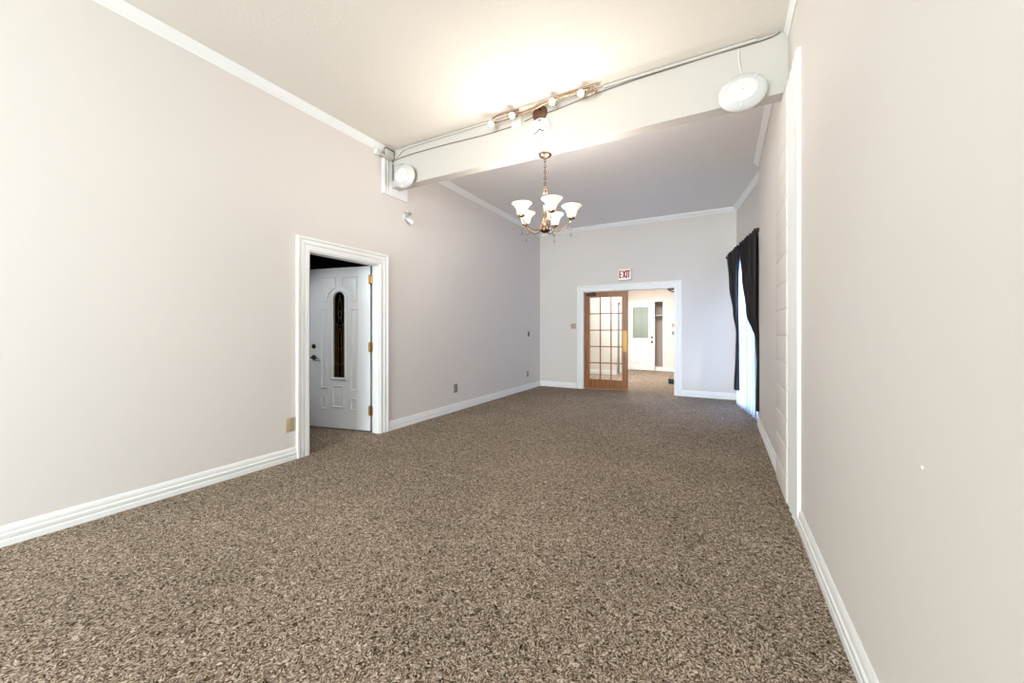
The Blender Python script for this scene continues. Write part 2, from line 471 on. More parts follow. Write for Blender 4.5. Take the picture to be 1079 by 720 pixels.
# board on the left wall under the beam end
bm = B()
prof = [(3.405, 0), (3.405, 0.024), (3.43, 0.030), (3.455, 0.018), (3.48, 0.026), (3.505, 0.018), (3.535, 0.026), (3.82, 0.026), (3.82, 0)]
loft(bm, [[Vector((XL+o, y, 2.966)) for y, o in prof], [Vector((XL+o, y, 3.40)) for y, o in prof]])
structure('trim_13', bm, WHITE, 'white board on the left wall under the beam end', 'trim board')

# ------------------------------------------------------------------ white entry door standing open
H = Vector((-3.828, 3.358, 0)); ang = math.radians(78.2)
ld = Vector((-math.sin(ang), -math.cos(ang), 0)); ln = Vector((ld.y, -ld.x, 0))
if ln.y > 0: ln = -ln                       # visible face looks towards the viewpoint
LM = Matrix(((ld.x, ln.x, 0, 0), (ld.y, ln.y, 0, 0), (0, 0, 1, 0), (0, 0, 0, 1)))   # local s, out, z
door1 = root('door_1', 'white panelled entry door standing open with narrow arched glass', 'door', H, 0, None, 'structure')
LW, LZ0, LZ1 = 0.93, 0.015, 2.068
GS0, GS1, GZ0, GZA = 0.378, 0.551, 0.665, 1.675      # glass opening, springing of the arch
GR = (GS1-GS0)/2; GC = (GS0+GS1)/2
def arch(s0, s1, z0, za, n=14):
    r = (s1-s0)/2; c = (s0+s1)/2
    return [(s0, z0)] + [(c - r*math.cos(PI*i/n), za + r*math.sin(PI*i/n)) for i in range(n+1)] + [(s1, z0)]
bm = B()
# slab built as pieces around the glass opening
box(bm, 0, -0.044, LZ0, GS0, 0, LZ1); box(bm, GS1, -0.044, LZ0, LW, 0, LZ1); box(bm, GS0, -0.044, LZ0, GS1, 0, GZ0)
A = arch(GS0, GS1, GZ0, GZA)[1:-1]
for (sa, za), (sb, zb) in zip(A, A[1:]):
    loft(bm, [[Vector((sa, 0, za)), Vector((sa, 0, LZ1)), Vector((sa, -0.044, LZ1)), Vector((sa, -0.044, za))],
              [Vector((sb, 0, zb)), Vector((sb, 0, LZ1)), Vector((sb, -0.044, LZ1)), Vector((sb, -0.044, zb))]])
xform(bm, 0, LM)
obj('slab', bm, DOORW, door1)
def moulding(bm, outline, w=0.018, h=0.015, inset_h=0.003):
    """raised picture-frame moulding round a closed outline (s, z), with a raised field"""
    n = len(outline)
    c = Vector((sum(p[0] for p in outline)/n, sum(p[1] for p in outline)/n))
    def off(d):
        out = []
        for i in range(n):
            p0 = Vector(outline[i-1]); p = Vector(outline[i]); p1 = Vector(outline[(i+1) % n])
            e0 = (p-p0).normalized(); e1 = (p1-p).normalized()
            n0 = Vector((-e0.y, e0.x)); n1 = Vector((-e1.y, e1.x))
            m = (n0+n1)
            if m.length < 1e-6: m = n0
            m.normalize()
            k = d/max(0.35, m.dot(n0))
            out.append(p+m*k)
        return out
    area = sum(outline[i-1][0]*outline[i][1]-outline[i][0]*outline[i-1][1] for i in range(n))
    sg = 1 if area > 0 else -1
    rings = []
    for d, t in ((0, 0.0005), (0.004, h), (w*0.55, h), (w, -0.004+0.005), (w+0.012, 0.001), (w+0.024, 0.006)):
        rings.append([Vector((q.x, t, q.y)) for q in off(sg*d)])
    loft(bm, rings)
def rect(s0, s1, z0, z1): return [(s0, z0), (s1, z0), (s1, z1), (s0, z1)]
bm = B()
sh = -0.020
pan = [rect(0.676+sh, 0.770+sh, 0.520, 1.546), rect(0.206+sh, 0.308+sh, 0.504, 1.540), rect(0.676+sh, 0.770+sh, 0.250, 0.415), rect(0.206+sh, 0.308+sh, 0.255, 0.410), rect(0.412+sh, 0.586+sh, 0.280, 0.560)]
def spandrel(s_out, s_in, z0, z1, sign):
    # corner panel with a quarter-round bite around the arch
    R_ = 0.185
    pts = [(s_out, z0)]
    s_arc = GC + sign*R_
    pts.append((s_arc, z0))
    a0 = 0.0; 
    n = 8
    zc = z0
    a1 = math.acos(min(1, abs(s_in-GC)/R_))
    for i in range(1, n+1):
        a = a1*i/n
        pts.append((GC+sign*R_*math.cos(a), zc+R_*math.sin(a)))
    pts += [(s_in, z1), (s_out, z1)]
    return pts
pan += [spandrel(0.770+sh, 0.533+sh, 1.630, 1.955, 1), spandrel(0.212+sh, 0.438+sh, 1.630, 1.955, -1)]
for p in pan: moulding(bm, p)
xform(bm, 0, LM)
obj('panel', bm, DOORW, door1, 35)
# glass frame and leaded glass
bm = B()
outer = arch(GS0-0.038, GS1+0.038, GZ0-0.032, GZA, 18); mid = arch(GS0-0.020, GS1+0.020, GZ0-0.018, GZA, 18); inner = arch(GS0, GS1, GZ0, GZA, 18)
rings = [[Vector((s, t, z)) for s, z in pts] for pts, t in ((outer, 0.0005), (outer, 0.012), (mid, 0.022), (inner, 0.012), (inner, -0.02))]
loft(bm, rings, True, False); xform(bm, 0, LM)
obj('glass_frame', bm, DOORW, door1, 35)
bm = B(); pts = arch(GS0, GS1, GZ0, GZA, 18)
loft(bm, [[Vector((s, -0.012, z)) for s, z in pts], [Vector((s, -0.018, z)) for s, z in pts]]); xform(bm, 0, LM)
gl = obj('glass', bm, DGLASS, door1)
bm = B()
yy = -0.010
cm = lambda P_, r=0.0018: tube(bm, [Vector((s, yy, z)) for s, z in P_], r, 6, 4)
cm([(GC-0.045, GZ0+0.01), (GC-0.045, 1.30), (GC-0.02, 1.40), (GC-0.03, 1.55), (GC, 1.70)])
cm([(GC+0.045, GZ0+0.01), (GC+0.045, 1.30), (GC+0.02, 1.40), (GC+0.03, 1.55), (GC, 1.70)])
cm([(GC-0.022, GZ0+0.01), (GC-0.022, 1.20), (GC, 1.30), (GC+0.022, 1.20), (GC+0.022, GZ0+0.01)])
for z in (0.86, 1.06, 1.36): cm([(GS0, z), (GC, z-0.035), (GS1, z)])
cm([(GC-0.03, 1.47), (GC, 1.52), (GC+0.03, 1.47), (GC, 1.42), (GC-0.03, 1.47)])
cm([(GC, 1.70), (GC, GZA+GR)])
xform(bm, 0, LM)
tag(obj('leading', bm, BRASS, gl, 40), 'golden leading over dark glass')
# lock hardware
bm = B(); lathe(bm, [(0.0, 0), (0.030, 0), (0.030, 0.008), (0.018, 0.016), (0.018, 0.022), (0, 0.024)], 24, LM @ Matrix.Translation((0.863, 0, 1.06)) @ axis_to((0, 1, 0)))
obj('deadbolt', bm, BLACKM, door1, 35)
bm = B(); M_ = LM @ Matrix.Translation((0.863, 0, 0.915))
lathe(bm, [(0.0, 0), (0.032, 0), (0.032, 0.008), (0.014, 0.014), (0.013, 0.05), (0, 0.052)], 24, M_ @ axis_to((0, 1, 0)))
st = len(bm.verts); tube(bm, [(0.863, 0.045, 0.915), (0.82, 0.05, 0.915), (0.765, 0.046, 0.908)], 0.009, 10); xform(bm, st, LM)
obj('door_handle', bm, BLACKM, door1, 35)
for z in (1.90, 1.06, 0.27):
    bm = B()
    tube(bm, [(-0.004, 0.018, z-0.055), (-0.004, 0.018, z+0.055)], 0.014, 12)
    for zz in (z-0.062, z+0.055): lathe(bm, [(0.0, 0), (0.009, 0), (0.009, 0.006), (0, 0.009)], 12, Matrix.Translation((-0.004, 0.014, zz)))
    box(bm, -0.048, 0.011, z-0.05, -0.004, 0.021, z+0.05); box(bm, -0.004, 0.001, z-0.05, 0.022, 0.006, z+0.05)
    xform(bm, 0, LM)
    obj('hinge', bm, BRASS, door1, 35)

# ------------------------------------------------------------------ glazed double door of oak
def french_leaf(name, label, loc, rz, w, closer_side):
    r = root(name, label, 'door', loc, rz, None, 'structure')
    h0, h1, t = 0.02, 2.108, 0.044
    bm = B()
    st_l, st_r, tr, brl = 0.115, 0.118, 0.115, 0.20
    box(bm, 0, 0, h0, st_l, t, h1, 0.002, 1); box(bm, w-st_r, 0, h0, w, t, h1, 0.002, 1)
    box(bm, st_l, 0, h1-tr, w-st_r, t, h1); box(bm, st_l, 0, h0, w-st_r, t, h0+brl)
    obj('frame', bm, OAK, r)
    x0, x1, z0, z1 = st_l, w-st_r, h0+brl, h1-tr
    bm = B()
    for i in (1, 2): box(bm, x0+(x1-x0)*i/3-0.011, 0.006, z0, x0+(x1-x0)*i/3+0.011, t-0.006, z1)
    for j in range(1, 5): box(bm, x0, 0.007, z0+(z1-z0)*j/5-0.011, x1, t-0.007, z0+(z1-z0)*j/5+0.011)
    obj('muntin_grid', bm, OAK, r)
    for i in range(3):
        for j in range(5):
            bm = B(); a = x0+(x1-x0)*i/3+0.011*(i > 0); b_ = x0+(x1-x0)*(i+1)/3-0.011*(i < 2)
            c = z0+(z1-z0)*j/5+0.011*(j > 0); d = z0+(z1-z0)*(j+1)/5-0.011*(j < 4)
            box(bm, a, 0.020, c, b_, 0.024, d); obj('pane', bm, GLASS, r)
    bm = B(); box(bm, w-0.100, -0.004, 0.83, w-0.012, 0.0, 1.27, 0.0015, 1)
    for zz in (0.85, 1.25):
        for xx in (w-0.09, w-0.022): lathe(bm, [(0, 0), (0.005, 0), (0.003, 0.003), (0, 0.003)], 10, Matrix.Translation((xx, -0.004, zz)) @ axis_to((0, -1, 0)))
    tag(obj('push_plate', bm, BRASS, r), 'tall brass push plate')
    bm = B(); box(bm, 0.05, closer_side[0], 2.035, 0.26, closer_side[1], 2.09, 0.008, 2)
    cl = obj('door_closer', bm, BLACKM, r)
    bm = B(); ym = (closer_side[0]+closer_side[1])/2
    lathe(bm, [(0, 0), (0.014, 0), (0.014, 0.02), (0, 0.02)], 12, Matrix.Translation((0.2, ym, 2.09)))
    obj('closer_arm', bm, BLACKM, cl)
    return r
french_leaf('door_2', 'oak glazed door of fifteen panes closed at the left of the doorway', (D2[0]+0.014, YB+0.055, 0), math.radians(2.0), 0.925, (-0.055, 0))
french_leaf('door_3', 'second oak glazed door folded back into the next room', (D2[1]+0.05, YB+0.19, 0), math.radians(84), 0.925, (0, 0.055))
# closer arm of the second leaf showing at the head of the doorway
bm = B()
box(bm, -0.93, YB+0.08, 2.078, -0.81, YB+0.11, 2.113, 0.003, 1)
tube(bm, [(-0.90, YB+0.095, 2.085), (-0.86, YB+0.13, 2.055), (-0.815, YB+0.16, 2.05)], 0.011, 8)
tag(obj('closer_bracket', bm, BLACKM), 'black closer arm at the top right corner of the double doorway', 'door closer')

# half glazed door of the far room
d4 = root('door_5', 'white half glazed door with pale blind in the next room', 'door', (N0[0]+0.01, FY-0.03, 0), math.radians(-4), None, 'structure')
w, zt = 0.76, 2.195
bm = B()
gx0, gx1, gz0, gz1 = 0.02+0.05, 0.565, 1.045, 2.035
box(bm, 0, 0, 0.015, gx0, 0.044, zt); box(bm, gx1, 0, 0.015, w, 0.044, zt); box(bm, gx0, 0, 0.015, gx1, 0.044, gz0); box(bm, gx0, 0, gz1, gx1, 0.044, zt)
obj('slab', bm, WHITE, d4)
bm = B()
FLIP = Matrix(((1, 0, 0, 0), (0, -1, 0, 0), (0, 0, 1, 0), (0, 0, 0, 1)))
for p in (rect(0.07, 0.28, 0.25, 0.775), rect(0.39, 0.60, 0.245, 0.78)): moulding(bm, p, 0.03, 0.014)
xform(bm, 0, FLIP); obj('panel', bm, WHITE, d4, 35)
bm = B()
for a, b_, c, d in ((gx0-0.025, gx0, gz0-0.025, gz1+0.025), (gx1, gx1+0.025, gz0-0.025, gz1+0.025), (gx0, gx1, gz0-0.025, gz0), (gx0, gx1, gz1, gz1+0.025)): box(bm, a, -0.012, c, b_, 0.002, d, 0.004, 2)
obj('glass_frame', bm, WHITE, d4, 35)
bm = B(); box(bm, gx0, 0.010, gz0, gx1, 0.014, gz1); g = obj('glass', bm, GLASS, d4)
bm = B()
n = 26
for i in range(n):
    z = gz0+0.02+(gz1-gz0-0.04)*i/(n-1); st = len(bm.verts)
    box(bm, gx0+0.004, 0.018, z-0.0175, gx1-0.004, 0.021, z+0.0175)
box(bm, gx0+0.004, 0.017, gz1-0.035, gx1-0.004, 0.036, gz1)
obj('blind', bm, BLINDG, d4)
for z, nm in ((1.074, 'deadbolt'), (0.925, 'door_handle')):
    bm = B(); lathe(bm, [(0, 0), (0.034, 0), (0.034, 0.008), (0.02, 0.02), (0.03, 0.045), (0.02, 0.06), (0, 0.06)] if nm == 'door_handle' else [(0, 0), (0.034, 0), (0.030, 0.016), (0, 0.018)], 20, Matrix.Translation((w-0.085, 0, z)) @ axis_to((0, -1, 0)))
    obj(nm, bm, BLACKM, d4, 35)

# small black box in the far room
r = root('black_box', 'small black box on the carpet just past the double doorway', 'box', (-0.96, 9.98, 0))
bm = B(); box(bm, -0.14, -0.08, 0, 0.14, 0.08, 0.095, 0.006, 2); obj('body', bm, BLACKM, r, 35)
bm = B(); box(bm, -0.144, -0.084, 0.095, 0.144, 0.084, 0.115, 0.005, 2); obj('lid', bm, BLACKM, r, 35)

# ------------------------------------------------------------------ exit sign
ex = root('exit_sign', 'small lit white exit sign with red letters above the double doorway', 'sign', (-1.74, YB, 2.316))
bm = B(); box(bm, -0.135, -0.07, 0, 0.135, 0, 0.235, 0.008, 2); obj('housing', bm, WPLAST, ex, 35)
bm = B(); box(bm, -0.122, -0.074, 0.012, 0.122, -0.068, 0.223, 0.002, 1); fc = obj('face', bm, EXITW, ex)
bm = B()
y0, y1, z0, z1 = -0.0785, -0.0735, 0.040, 0.200
def bar(x0, z0_, x1, z1_, wd_):
    d = Vector((x1-x0, 0, z1_-z0_)).normalized(); n = Vector((-d.z, 0, d.x))*wd_/2
    q = [Vector((x0, 0, z0_))+n, Vector((x1, 0, z1_))+n, Vector((x1, 0, z1_))-n, Vector((x0, 0, z0_))-n]
    loft(bm, [[Vector((p.x, y0, p.z)) for p in q], [Vector((p.x, y1, p.z)) for p in q]])
T = 0.026
box(bm, -0.108, y0, z0, -0.108+T, y1, z1)
for zz in (z0, (z0+z1)/2-T/2, z1-T): box(bm, -0.108+T, y0, zz, -0.050, y1, zz+T)
bar(-0.030, z0, 0.026, z1, T); bar(-0.030, z1, 0.026, z0, T)
box(bm, 0.036, y0, z0, 0.036+T, y1, z1)
box(bm, 0.064, y0, z1-T, 0.112, y1, z1); box(bm, 0.088-T/2, y0, z0, 0.088+T/2, y1, z1-T)
tag(obj('lettering', bm, RED, ex), 'red letters spelling EXIT')

# ------------------------------------------------------------------ wall plates
def plate(name, label, cat, pos, n, w, h, mat, kind, group=None):
    """pos: centre on the wall, n: outward normal"""
    nv = Vector(n); tv = Vector((-nv.y, nv.x, 0))
    M_ = Matrix(((tv.x, nv.x, 0, 0), (tv.y, nv.y, 0, 0), (0, 0, 1, 0), (0, 0, 0, 1)))
    r = root(name, label, cat, pos, 0, group)
    bm = B(); box(bm, -w/2, 0, -h/2, w/2, 0.007, h/2, 0.002, 2); xform(bm, 0, M_); obj('cover_plate', bm, mat, r, 35)
    if kind == 'outlet':
        for s in (-1, 1):
            bm = B(); lathe(bm, [(0, 0), (0.017, 0), (0.016, 0.003), (0, 0.003)], 20, Matrix.Translation((0, 0.006, s*0.02)) @ axis_to((0, 1, 0)))
            box(bm, -0.008, 0.0085, s*0.02-0.006, -0.005, 0.0095, s*0.02+0.006); box(bm, 0.005, 0.0085, s*0.02-0.006, 0.008, 0.0095, s*0.02+0.006)
            xform(bm, 0, M_); obj('socket', bm, mat, r, 35)
    else:
        k = 2 if w > 0.1 else 1
        for i in range(k):
            c = (i-(k-1)/2)*0.046
            bm = B(); box(bm, c-0.005, 0.006, -0.012, c+0.005, 0.016, 0.012, 0.002, 1); xform(bm, 0, M_); obj('toggle', bm, mat, r, 35)
plate('power_outlet', 'beige power outlet just left of the white door casing', 'outlet', (XL, 2.252, 0.345), (1, 0, 0), 0.084, 0.135, BEIGEP, 'outlet')
plate('power_outlet', 'grey power outlet low on the left wall beyond the white door', 'outlet', (XL, 4.905, 0.358), (1, 0, 0), 0.085, 0.135, GREYP, 'outlet')
plate('power_outlet', 'small grey outlet low on the left wall near the far corner', 'outlet', (XL, 7.48, 0.335), (1, 0, 0), 0.075, 0.12, GREYP, 'outlet')
plate('light_switch', 'beige double light switch left of the double doorway', 'switch', (-2.865, YB, 1.375), (0, -1, 0), 0.118, 0.118, BEIGEP, 'switch')
plate('light_switch', 'small dark switch on the left wall near the far corner', 'switch', (XL, 7.53, 1.20), (1, 0, 0), 0.07, 0.11, DGREYP, 'switch')
plate('light_switch', 'beige switch in the next room, upper of two on its end wall', 'switch', (-1.30, FY, 1.45), (0, -1, 0), 0.08, 0.125, BEIGEP, 'switch')
plate('light_switch', 'grey switch in the next room, lower of two on its end wall', 'switch', (-1.30, FY, 1.21), (0, -1, 0), 0.075, 0.11, GREYP, 'switch')
bm = B(); lathe(bm, [(0, 0), (0.0055, 0), (0.004, 0.003), (0, 0.004)], 14, Matrix.Translation((XR, 1.349, 0.906)) @ axis_to((-1, 0, 0)))
tag(obj('wall_plug', bm, WPLAST, None, 35), 'tiny white plug alone on the near right wall', 'plug')

# ------------------------------------------------------------------ beam fittings
def speaker(label, loc, sc, rz=0, tilt=0, pig=None, sx=1, sz=1):
    r = root('speaker', label, 'speaker', loc, rz, 'round units on the beam')
    r.rotation_euler = (tilt, 0, rz); r.scale = (sx, 1, sz)
    A = axis_to((0, -1, 0))
    bm = B(); lathe(bm, [(0, -0.02), (0.095, -0.02), (0.140, 0.0), (0.158, 0.03), (0.160, 0.045), (0.157, 0.056), (0.148, 0.068), (0.128, 0.084), (0.100, 0.097), (0.094, 0.100), (0, 0.100)], 48, A @ Matrix.Scale(sc, 4))
    obj('housing', bm, SILV, r, 50)
    bm = B(); lathe(bm, [(0.0, 0.0985), (0.092, 0.0985), (0.096, 0.102), (0.092, 0.106), (0.080, 0.108), (0.078, 0.106), (0.060, 0.1085), (0.058, 0.107), (0.033, 0.110), (0.031, 0.109), (0, 0.111)], 48, A @ Matrix.Scale(sc, 4))
    g = obj('grille', bm, WPLAST, r, 25)
    bm = B(); lathe(bm, [(0, 0), (0.004, 0), (0.003, 0.003), (0, 0.003)], 10, A @ Matrix.Translation((0, 0, 0.111*sc)))
    obj('screw', bm, GREYP, g)
    for a in (50, 130, 265):
        bm = B(); box(bm, -0.006, -0.094, 0.100, 0.006, -0.062, 0.142, 0.003, 2)
        xform(bm, 0, Matrix.Rotation(-math.radians(a-90), 4, 'Y') @ Matrix.Scale(sc, 4)); obj('clip', bm, WPLAST if a > 200 else SILV, r, 35)
    bm = B(); box(bm, -0.065*sc, -0.02, 0.135*sc, 0.065*sc, 0.036, 0.158*sc, 0.006, 2); box(bm, -0.02, -0.012, 0.155*sc, 0.02, 0.025, 0.180*sc, 0.004, 1)
    obj('bracket', bm, WPLAST, r, 35)
    bm = B(); tube(bm, pig, 0.005, 8); obj('cable', bm, WPLAST, r, 60)
    return r
speaker('round white domed unit on the beam close to the right wall', (0.150, 3.512, 3.108), 0.93, 0, math.radians(4), [(0.0, 0.01, 0.165), (-0.012, 0.01, 0.22), (-0.02, 0.015, 0.30), (-0.022, 0.02, 0.385)], 1.13, 0.93)
speaker('round white domed unit at the left end of the beam', (-3.375, 3.512, 3.138), 0.86, 0, math.radians(4), [(0.0, 0.01, 0.155), (-0.06, 0.02, 0.19), (-0.16, 0.03, 0.20), (-0.215, 0.025, 0.22)], 1.18, 1.02)

# clock
ck = root('wall_clock', 'round white wall clock with black hands on the beam', 'clock', (-1.598, BY0, 3.285))
A = axis_to((0, -1, 0))
bm = B(); lathe(bm, [(0, 0), (0.112, 0), (0.114, 0.015), (0.108, 0.026), (0.098, 0.022), (0.097, 0.014), (0, 0.014)], 40, A); obj('case', bm, WPLAST, ck, 30)
bm = B(); lathe(bm, [(0, 0.014), (0.096, 0.014), (0.096, 0.0155), (0, 0.0155)], 40, A); dial = obj('dial', bm, WPLAST, ck, 30)
bm = B()
box(bm, -0.0035, -0.0175, 0.068, 0.0035, -0.0152, 0.084)
hm = obj('hour_mark', bm, GREYP, dial)
for i in range(1, 12):
    h2 = hm.copy(); COL.objects.link(h2); h2.rotation_euler = (0, 2*PI*i/12, 0)
for a, l in ((120, 0.055), (238, 0.07)):
    bm = B(); box(bm, -0.0042, -0.0205, -0.008, 0.0042, -0.0185, l, 0.001, 1); xform(bm, 0, Matrix.Rotation(math.radians(a), 4, 'Y'))
    obj('hand', bm, BLACKM, ck)
# junction box
jb = root('junction_box', 'small white junction box on the beam left of the clock', 'junction box', (-1.850, BY0, 3.415))
bm = B(); box(bm, -0.05, -0.040, -0.05, 0.05, 0.002, 0.05, 0.006, 2); obj('body', bm, WPLAST, jb, 35)
bm = B(); box(bm, -0.046, -0.046, -0.046, 0.046, -0.039, 0.046, 0.003, 1); obj('lid', bm, WPLAST, jb, 35)
# dark cable along the beam face
bm = B(); yc = BY0-0.006
tube(bm, [(x, yc, z) for x, z in ((-3.63, 3.40), (-3.45, 3.415), (-3.2, 3.42), (-2.781, 3.414), (-2.262, 3.396), (-1.93, 3.40))], 0.0045, 6)
tag(obj('cable', bm, CORD, None, 60), 'thin dark cable on the beam left of the junction box', 'cable')
bm = B()
tube(bm, [(x, yc, z) for x, z in ((-1.775, 3.415), (-1.66, 3.435), (-1.431, 3.440), (-1.095, 3.475), (-0.744, 3.497), (-0.424, 3.504), (-0.062, 3.510), (0.20, 3.505), (0.32, 3.508), (0.38, 3.519), (0.40, 3.531))], 0.0045, 6)
tag(obj('cable', bm, CORD, None, 60), 'thin dark cable on the beam running right from the junction box', 'cable')
# white conduit under the ceiling
bm = B()
tube(bm, [(-3.58, BY0-0.014, 3.44), (-3.53, BY0-0.014, 3.452), (-3.47, BY0-0.014, 3.49), (-3.38, BY0-0.014, 3.512)], 0.012, 10)
tube(bm, [(-3.38, BY0-0.014, 3.512), (-2.2, BY0-0.014, 3.518)], 0.012, 10)
tag(obj('conduit', bm, BEAMP, None, 60), 'cream conduit along the top left of the beam', 'conduit')
bm = B()
tube(bm, [(-0.95, BY0-0.014, 3.520), (0.25, BY0-0.014, 3.520)], 0.012, 10)
tag(obj('conduit', bm, BEAMP, None, 60), 'cream conduit along the top right of the beam', 'conduit')
# corner box with pipe
cb = root('corner_box', 'cream pipe and box in the corner of left wall and beam', 'pipe fitting', (XL, 3.44, 3.42))
bm = B(); tube(bm, [(0.035, -0.15, 0.0), (0.035, 0.09, 0.0)], 0.024, 12); obj('pipe', bm, BEAMP, cb, 50)
bm = B(); lathe(bm, [(0, 0), (0.034, 0), (0.036, 0.01), (0.036, 0.045), (0, 0.045)], 20, Matrix.Translation((0.036, -0.175, 0.0)) @ axis_to((0, 1, 0))); obj('end_cap', bm, WPLAST, cb, 35)
bm = B(); box(bm, 0.06, -0.045, -0.005, 0.085, 0.085, 0.08, 0.004, 1); obj('box', bm, BEAMP, cb, 35)
bm = B(); box(bm, 0.058, -0.05, 0.08, 0.09, 0.09, 0.088); obj('lid', bm, DBROWN, cb)
bm = B(); tube(bm, [(0.055, 0.089, -0.01), (0.055, 0.089, -0.14), (0.055, 0.089, -0.27)], 0.006, 8); obj('cable', bm, CORD, cb, 60)
# two-headed fixture on the left wall
ws = root('wall_spotlight', 'small white two headed fixture on the left wall below the beam', 'light', (XL, 3.80, 2.775))
bm = B(); lathe(bm, [(0, 0), (0.045, 0), (0.045, 0.012), (0.03, 0.024), (0, 0.026)], 24, axis_to((1, 0, 0))); obj('base', bm, WPLAST, ws, 35)
for p, d in (((0.045, 0.02, 0.055), (0.55, -0.35, -0.5)), ((0.045, 0.03, -0.045), (0.5, 0.5, -0.45))):
    hd = Matrix.Translation(p) @ axis_to(d)
    bm = B(); tube(bm, [(0.015, 0.0, p[2]*0.3), p], 0.010, 8)
    lathe(bm, [(0, -0.03), (0.018, -0.03), (0.026, -0.01), (0.034, 0.06), (0.031, 0.06), (0.028, 0.05), (0, 0.05)], 20, hd); h_ = obj('head', bm, WPLAST, ws, 35)
    bm = B(); lathe(bm, [(0, 0.0505), (0.027, 0.0505), (0.02, 0.055), (0, 0.057)], 20, hd); obj('lens', bm, GREYP, h_, 35)

# ------------------------------------------------------------------ serpentine spotlight bar on the beam
tl = root('track_light', 'serpentine four lamp ceiling spotlight bar with dark brown canopy', 'light', (-1.585, BY0, 3.478))
bm = B(); lathe(bm, [(0, 0), (0.080, 0), (0.080, 0.012), (0.070, 0.022), (0, 0.026)], 36, Matrix.Translation((-0.015, 0, -0.028)) @ A); obj('canopy', bm, DBROWN, tl, 35)
bm = B()
for dz in (-0.012, 0.012):
    tube(bm, [(0.10, -0.075, 0.025+dz), (-0.08, -0.075, -0.005+dz), (-0.25, -0.075, -0.012+dz)], 0.008, 10)
tube(bm, [(-0.22, -0.075, 0.035), (-0.42, -0.075, 0.040), (-0.52, -0.075, 0.030), (-0.545, -0.075, 0.000), (-0.50, -0.075, -0.025), (-0.38, -0.075, -0.030), (-0.22, -0.075, -0.022), (-0.05, -0.075, -0.012), (0.08, -0.075, 0.015), (0.22, -0.075, 0.022), (0.36, -0.075, 0.030), (0.52, -0.075, 0.022), (0.58, -0.075, -0.005), (0.57, -0.075, -0.03), (0.50, -0.075, -0.035)], 0.009, 10)
tube(bm, [(0.0, -0.0, 0.0), (0.0, -0.075, 0.0)], 0.012, 10)
tube(bm, [(0.10, -0.075, 0.03), (0.24, -0.075, 0.048), (0.42, -0.075, 0.045), (0.62, -0.075, 0.040)], 0.008, 10)
obj('rail', bm, NICKEL, tl, 60)
SPOTS = [(-0.53, -0.085, -0.02), (-0.28, -0.085, 0.0), (0.155, -0.085, 0.012), (0.44, -0.085, 0.012)]
LIGHTPTS = []
for p in SPOTS:
    d = Vector((0.22, -0.72, -0.65)).normalized()
    M_ = Matrix.Translation(Vector(p)+d*0.02) @ axis_to(d)
    bm = B(); lathe(bm, [(0, -0.015), (0.014, -0.015), (0.018, 0.0), (0.032, 0.045), (0.034, 0.055), (0.030, 0.055), (0.026, 0.046), (0, 0.040)], 24, M_); hd = obj('lamp_head', bm, NICKEL, tl, 35)
    bm = B(); lathe(bm, [(0, 0.041), (0.0255, 0.0465), (0.022, 0.053), (0.012, 0.057), (0, 0.058)], 24, M_); obj('bulb', bm, SPOTF, hd, 40)
    LIGHTPTS.append(tl.location + Vector(p) + d*0.22)

# ------------------------------------------------------------------ chandelier
ch = root('chandelier', 'five arm champagne chandelier with lit bell shades under the beam', 'chandelier', (-1.575, (BY0+BY1)/2, BZ))
bm = B(); lathe(bm, [(0, 0), (0.068, 0), (0.070, -0.010), (0.060, -0.026), (0.035, -0.036), (0.012, -0.040), (0.010, -0.052), (0, -0.054)], 36); obj('canopy', bm, NICKEL, ch, 35)
bm = B(); z = -0.050; i = 0
while z > -0.365:
    st = len(bm.verts); n = 14
    pts = [Vector((0.0095*math.cos(2*PI*j/n), 0, -0.016+0.019*math.sin(2*PI*j/n))) for j in range(n)]
    rings = []
    for j in range(n):
        t_ = (pts[(j+1) % n]-pts[j-1]).normalized(); nn = t_.cross(Vector((0, 1, 0)))
        rings.append([pts[j] + nn*0.0032*math.cos(2*PI*q/6) + Vector((0, 1, 0))*0.0032*math.sin(2*PI*q/6) for q in range(6)])
    loft(bm, rings+[rings[0]], True, False)
    xform(bm, st, Matrix.Translation((0, 0, z)) @ Matrix.Rotation((i % 2)*PI/2+0.4, 4, 'Z'))
    z -= 0.030; i += 1
bmesh.ops.remove_doubles(bm, verts=bm.verts[:], dist=1e-5)
obj('chain', bm, BRONZE, ch, 60)
bm = B()
for rz_ in (0, PI/2):
    n = 18; rings = []
    for j in range(n+1):
        a = 2*PI*j/n; c = Vector((0.026*math.cos(a), 0, 0.026*math.sin(a)))
        rings.append([c + c.normalized()*0.005*math.cos(2*PI*q/8) + Vector((0, 1, 0))*0.005*math.sin(2*PI*q/8) for q in range(8)])
    st = len(bm.verts); loft(bm, rings, True, False); xform(bm, st, Matrix.Translation((0, 0, -0.385)) @ Matrix.Rotation(rz_, 4, 'Z'))
bmesh.ops.remove_doubles(bm, verts=bm.verts[:], dist=1e-5)
obj('loop', bm, NICKEL, ch, 60)
bm = B(); lathe(bm, [(0, -0.41), (0.010, -0.412), (0.008, -0.45), (0.008, -0.52), (0.014, -0.53), (0.010, -0.54), (0.009, -0.58), (0.022, -0.595), (0.030, -0.615), (0.020, -0.640), (0.014, -0.66), (0.024, -0.675), (0.034, -0.70), (0.026, -0.735), (0.020, -0.75), (0.046, -0.765), (0.052, -0.778), (0, -0.78)], 32)
obj('column', bm, NICKEL, ch, 40)
bm = B(); lathe(bm, [(0, -0.778), (0.050, -0.778), (0.048, -0.79), (0.030, -0.803), (0.010, -0.808), (0, -0.812)], 32); obj('bottom_cap', bm, BRONZE, ch, 40)
R_ = 0.27
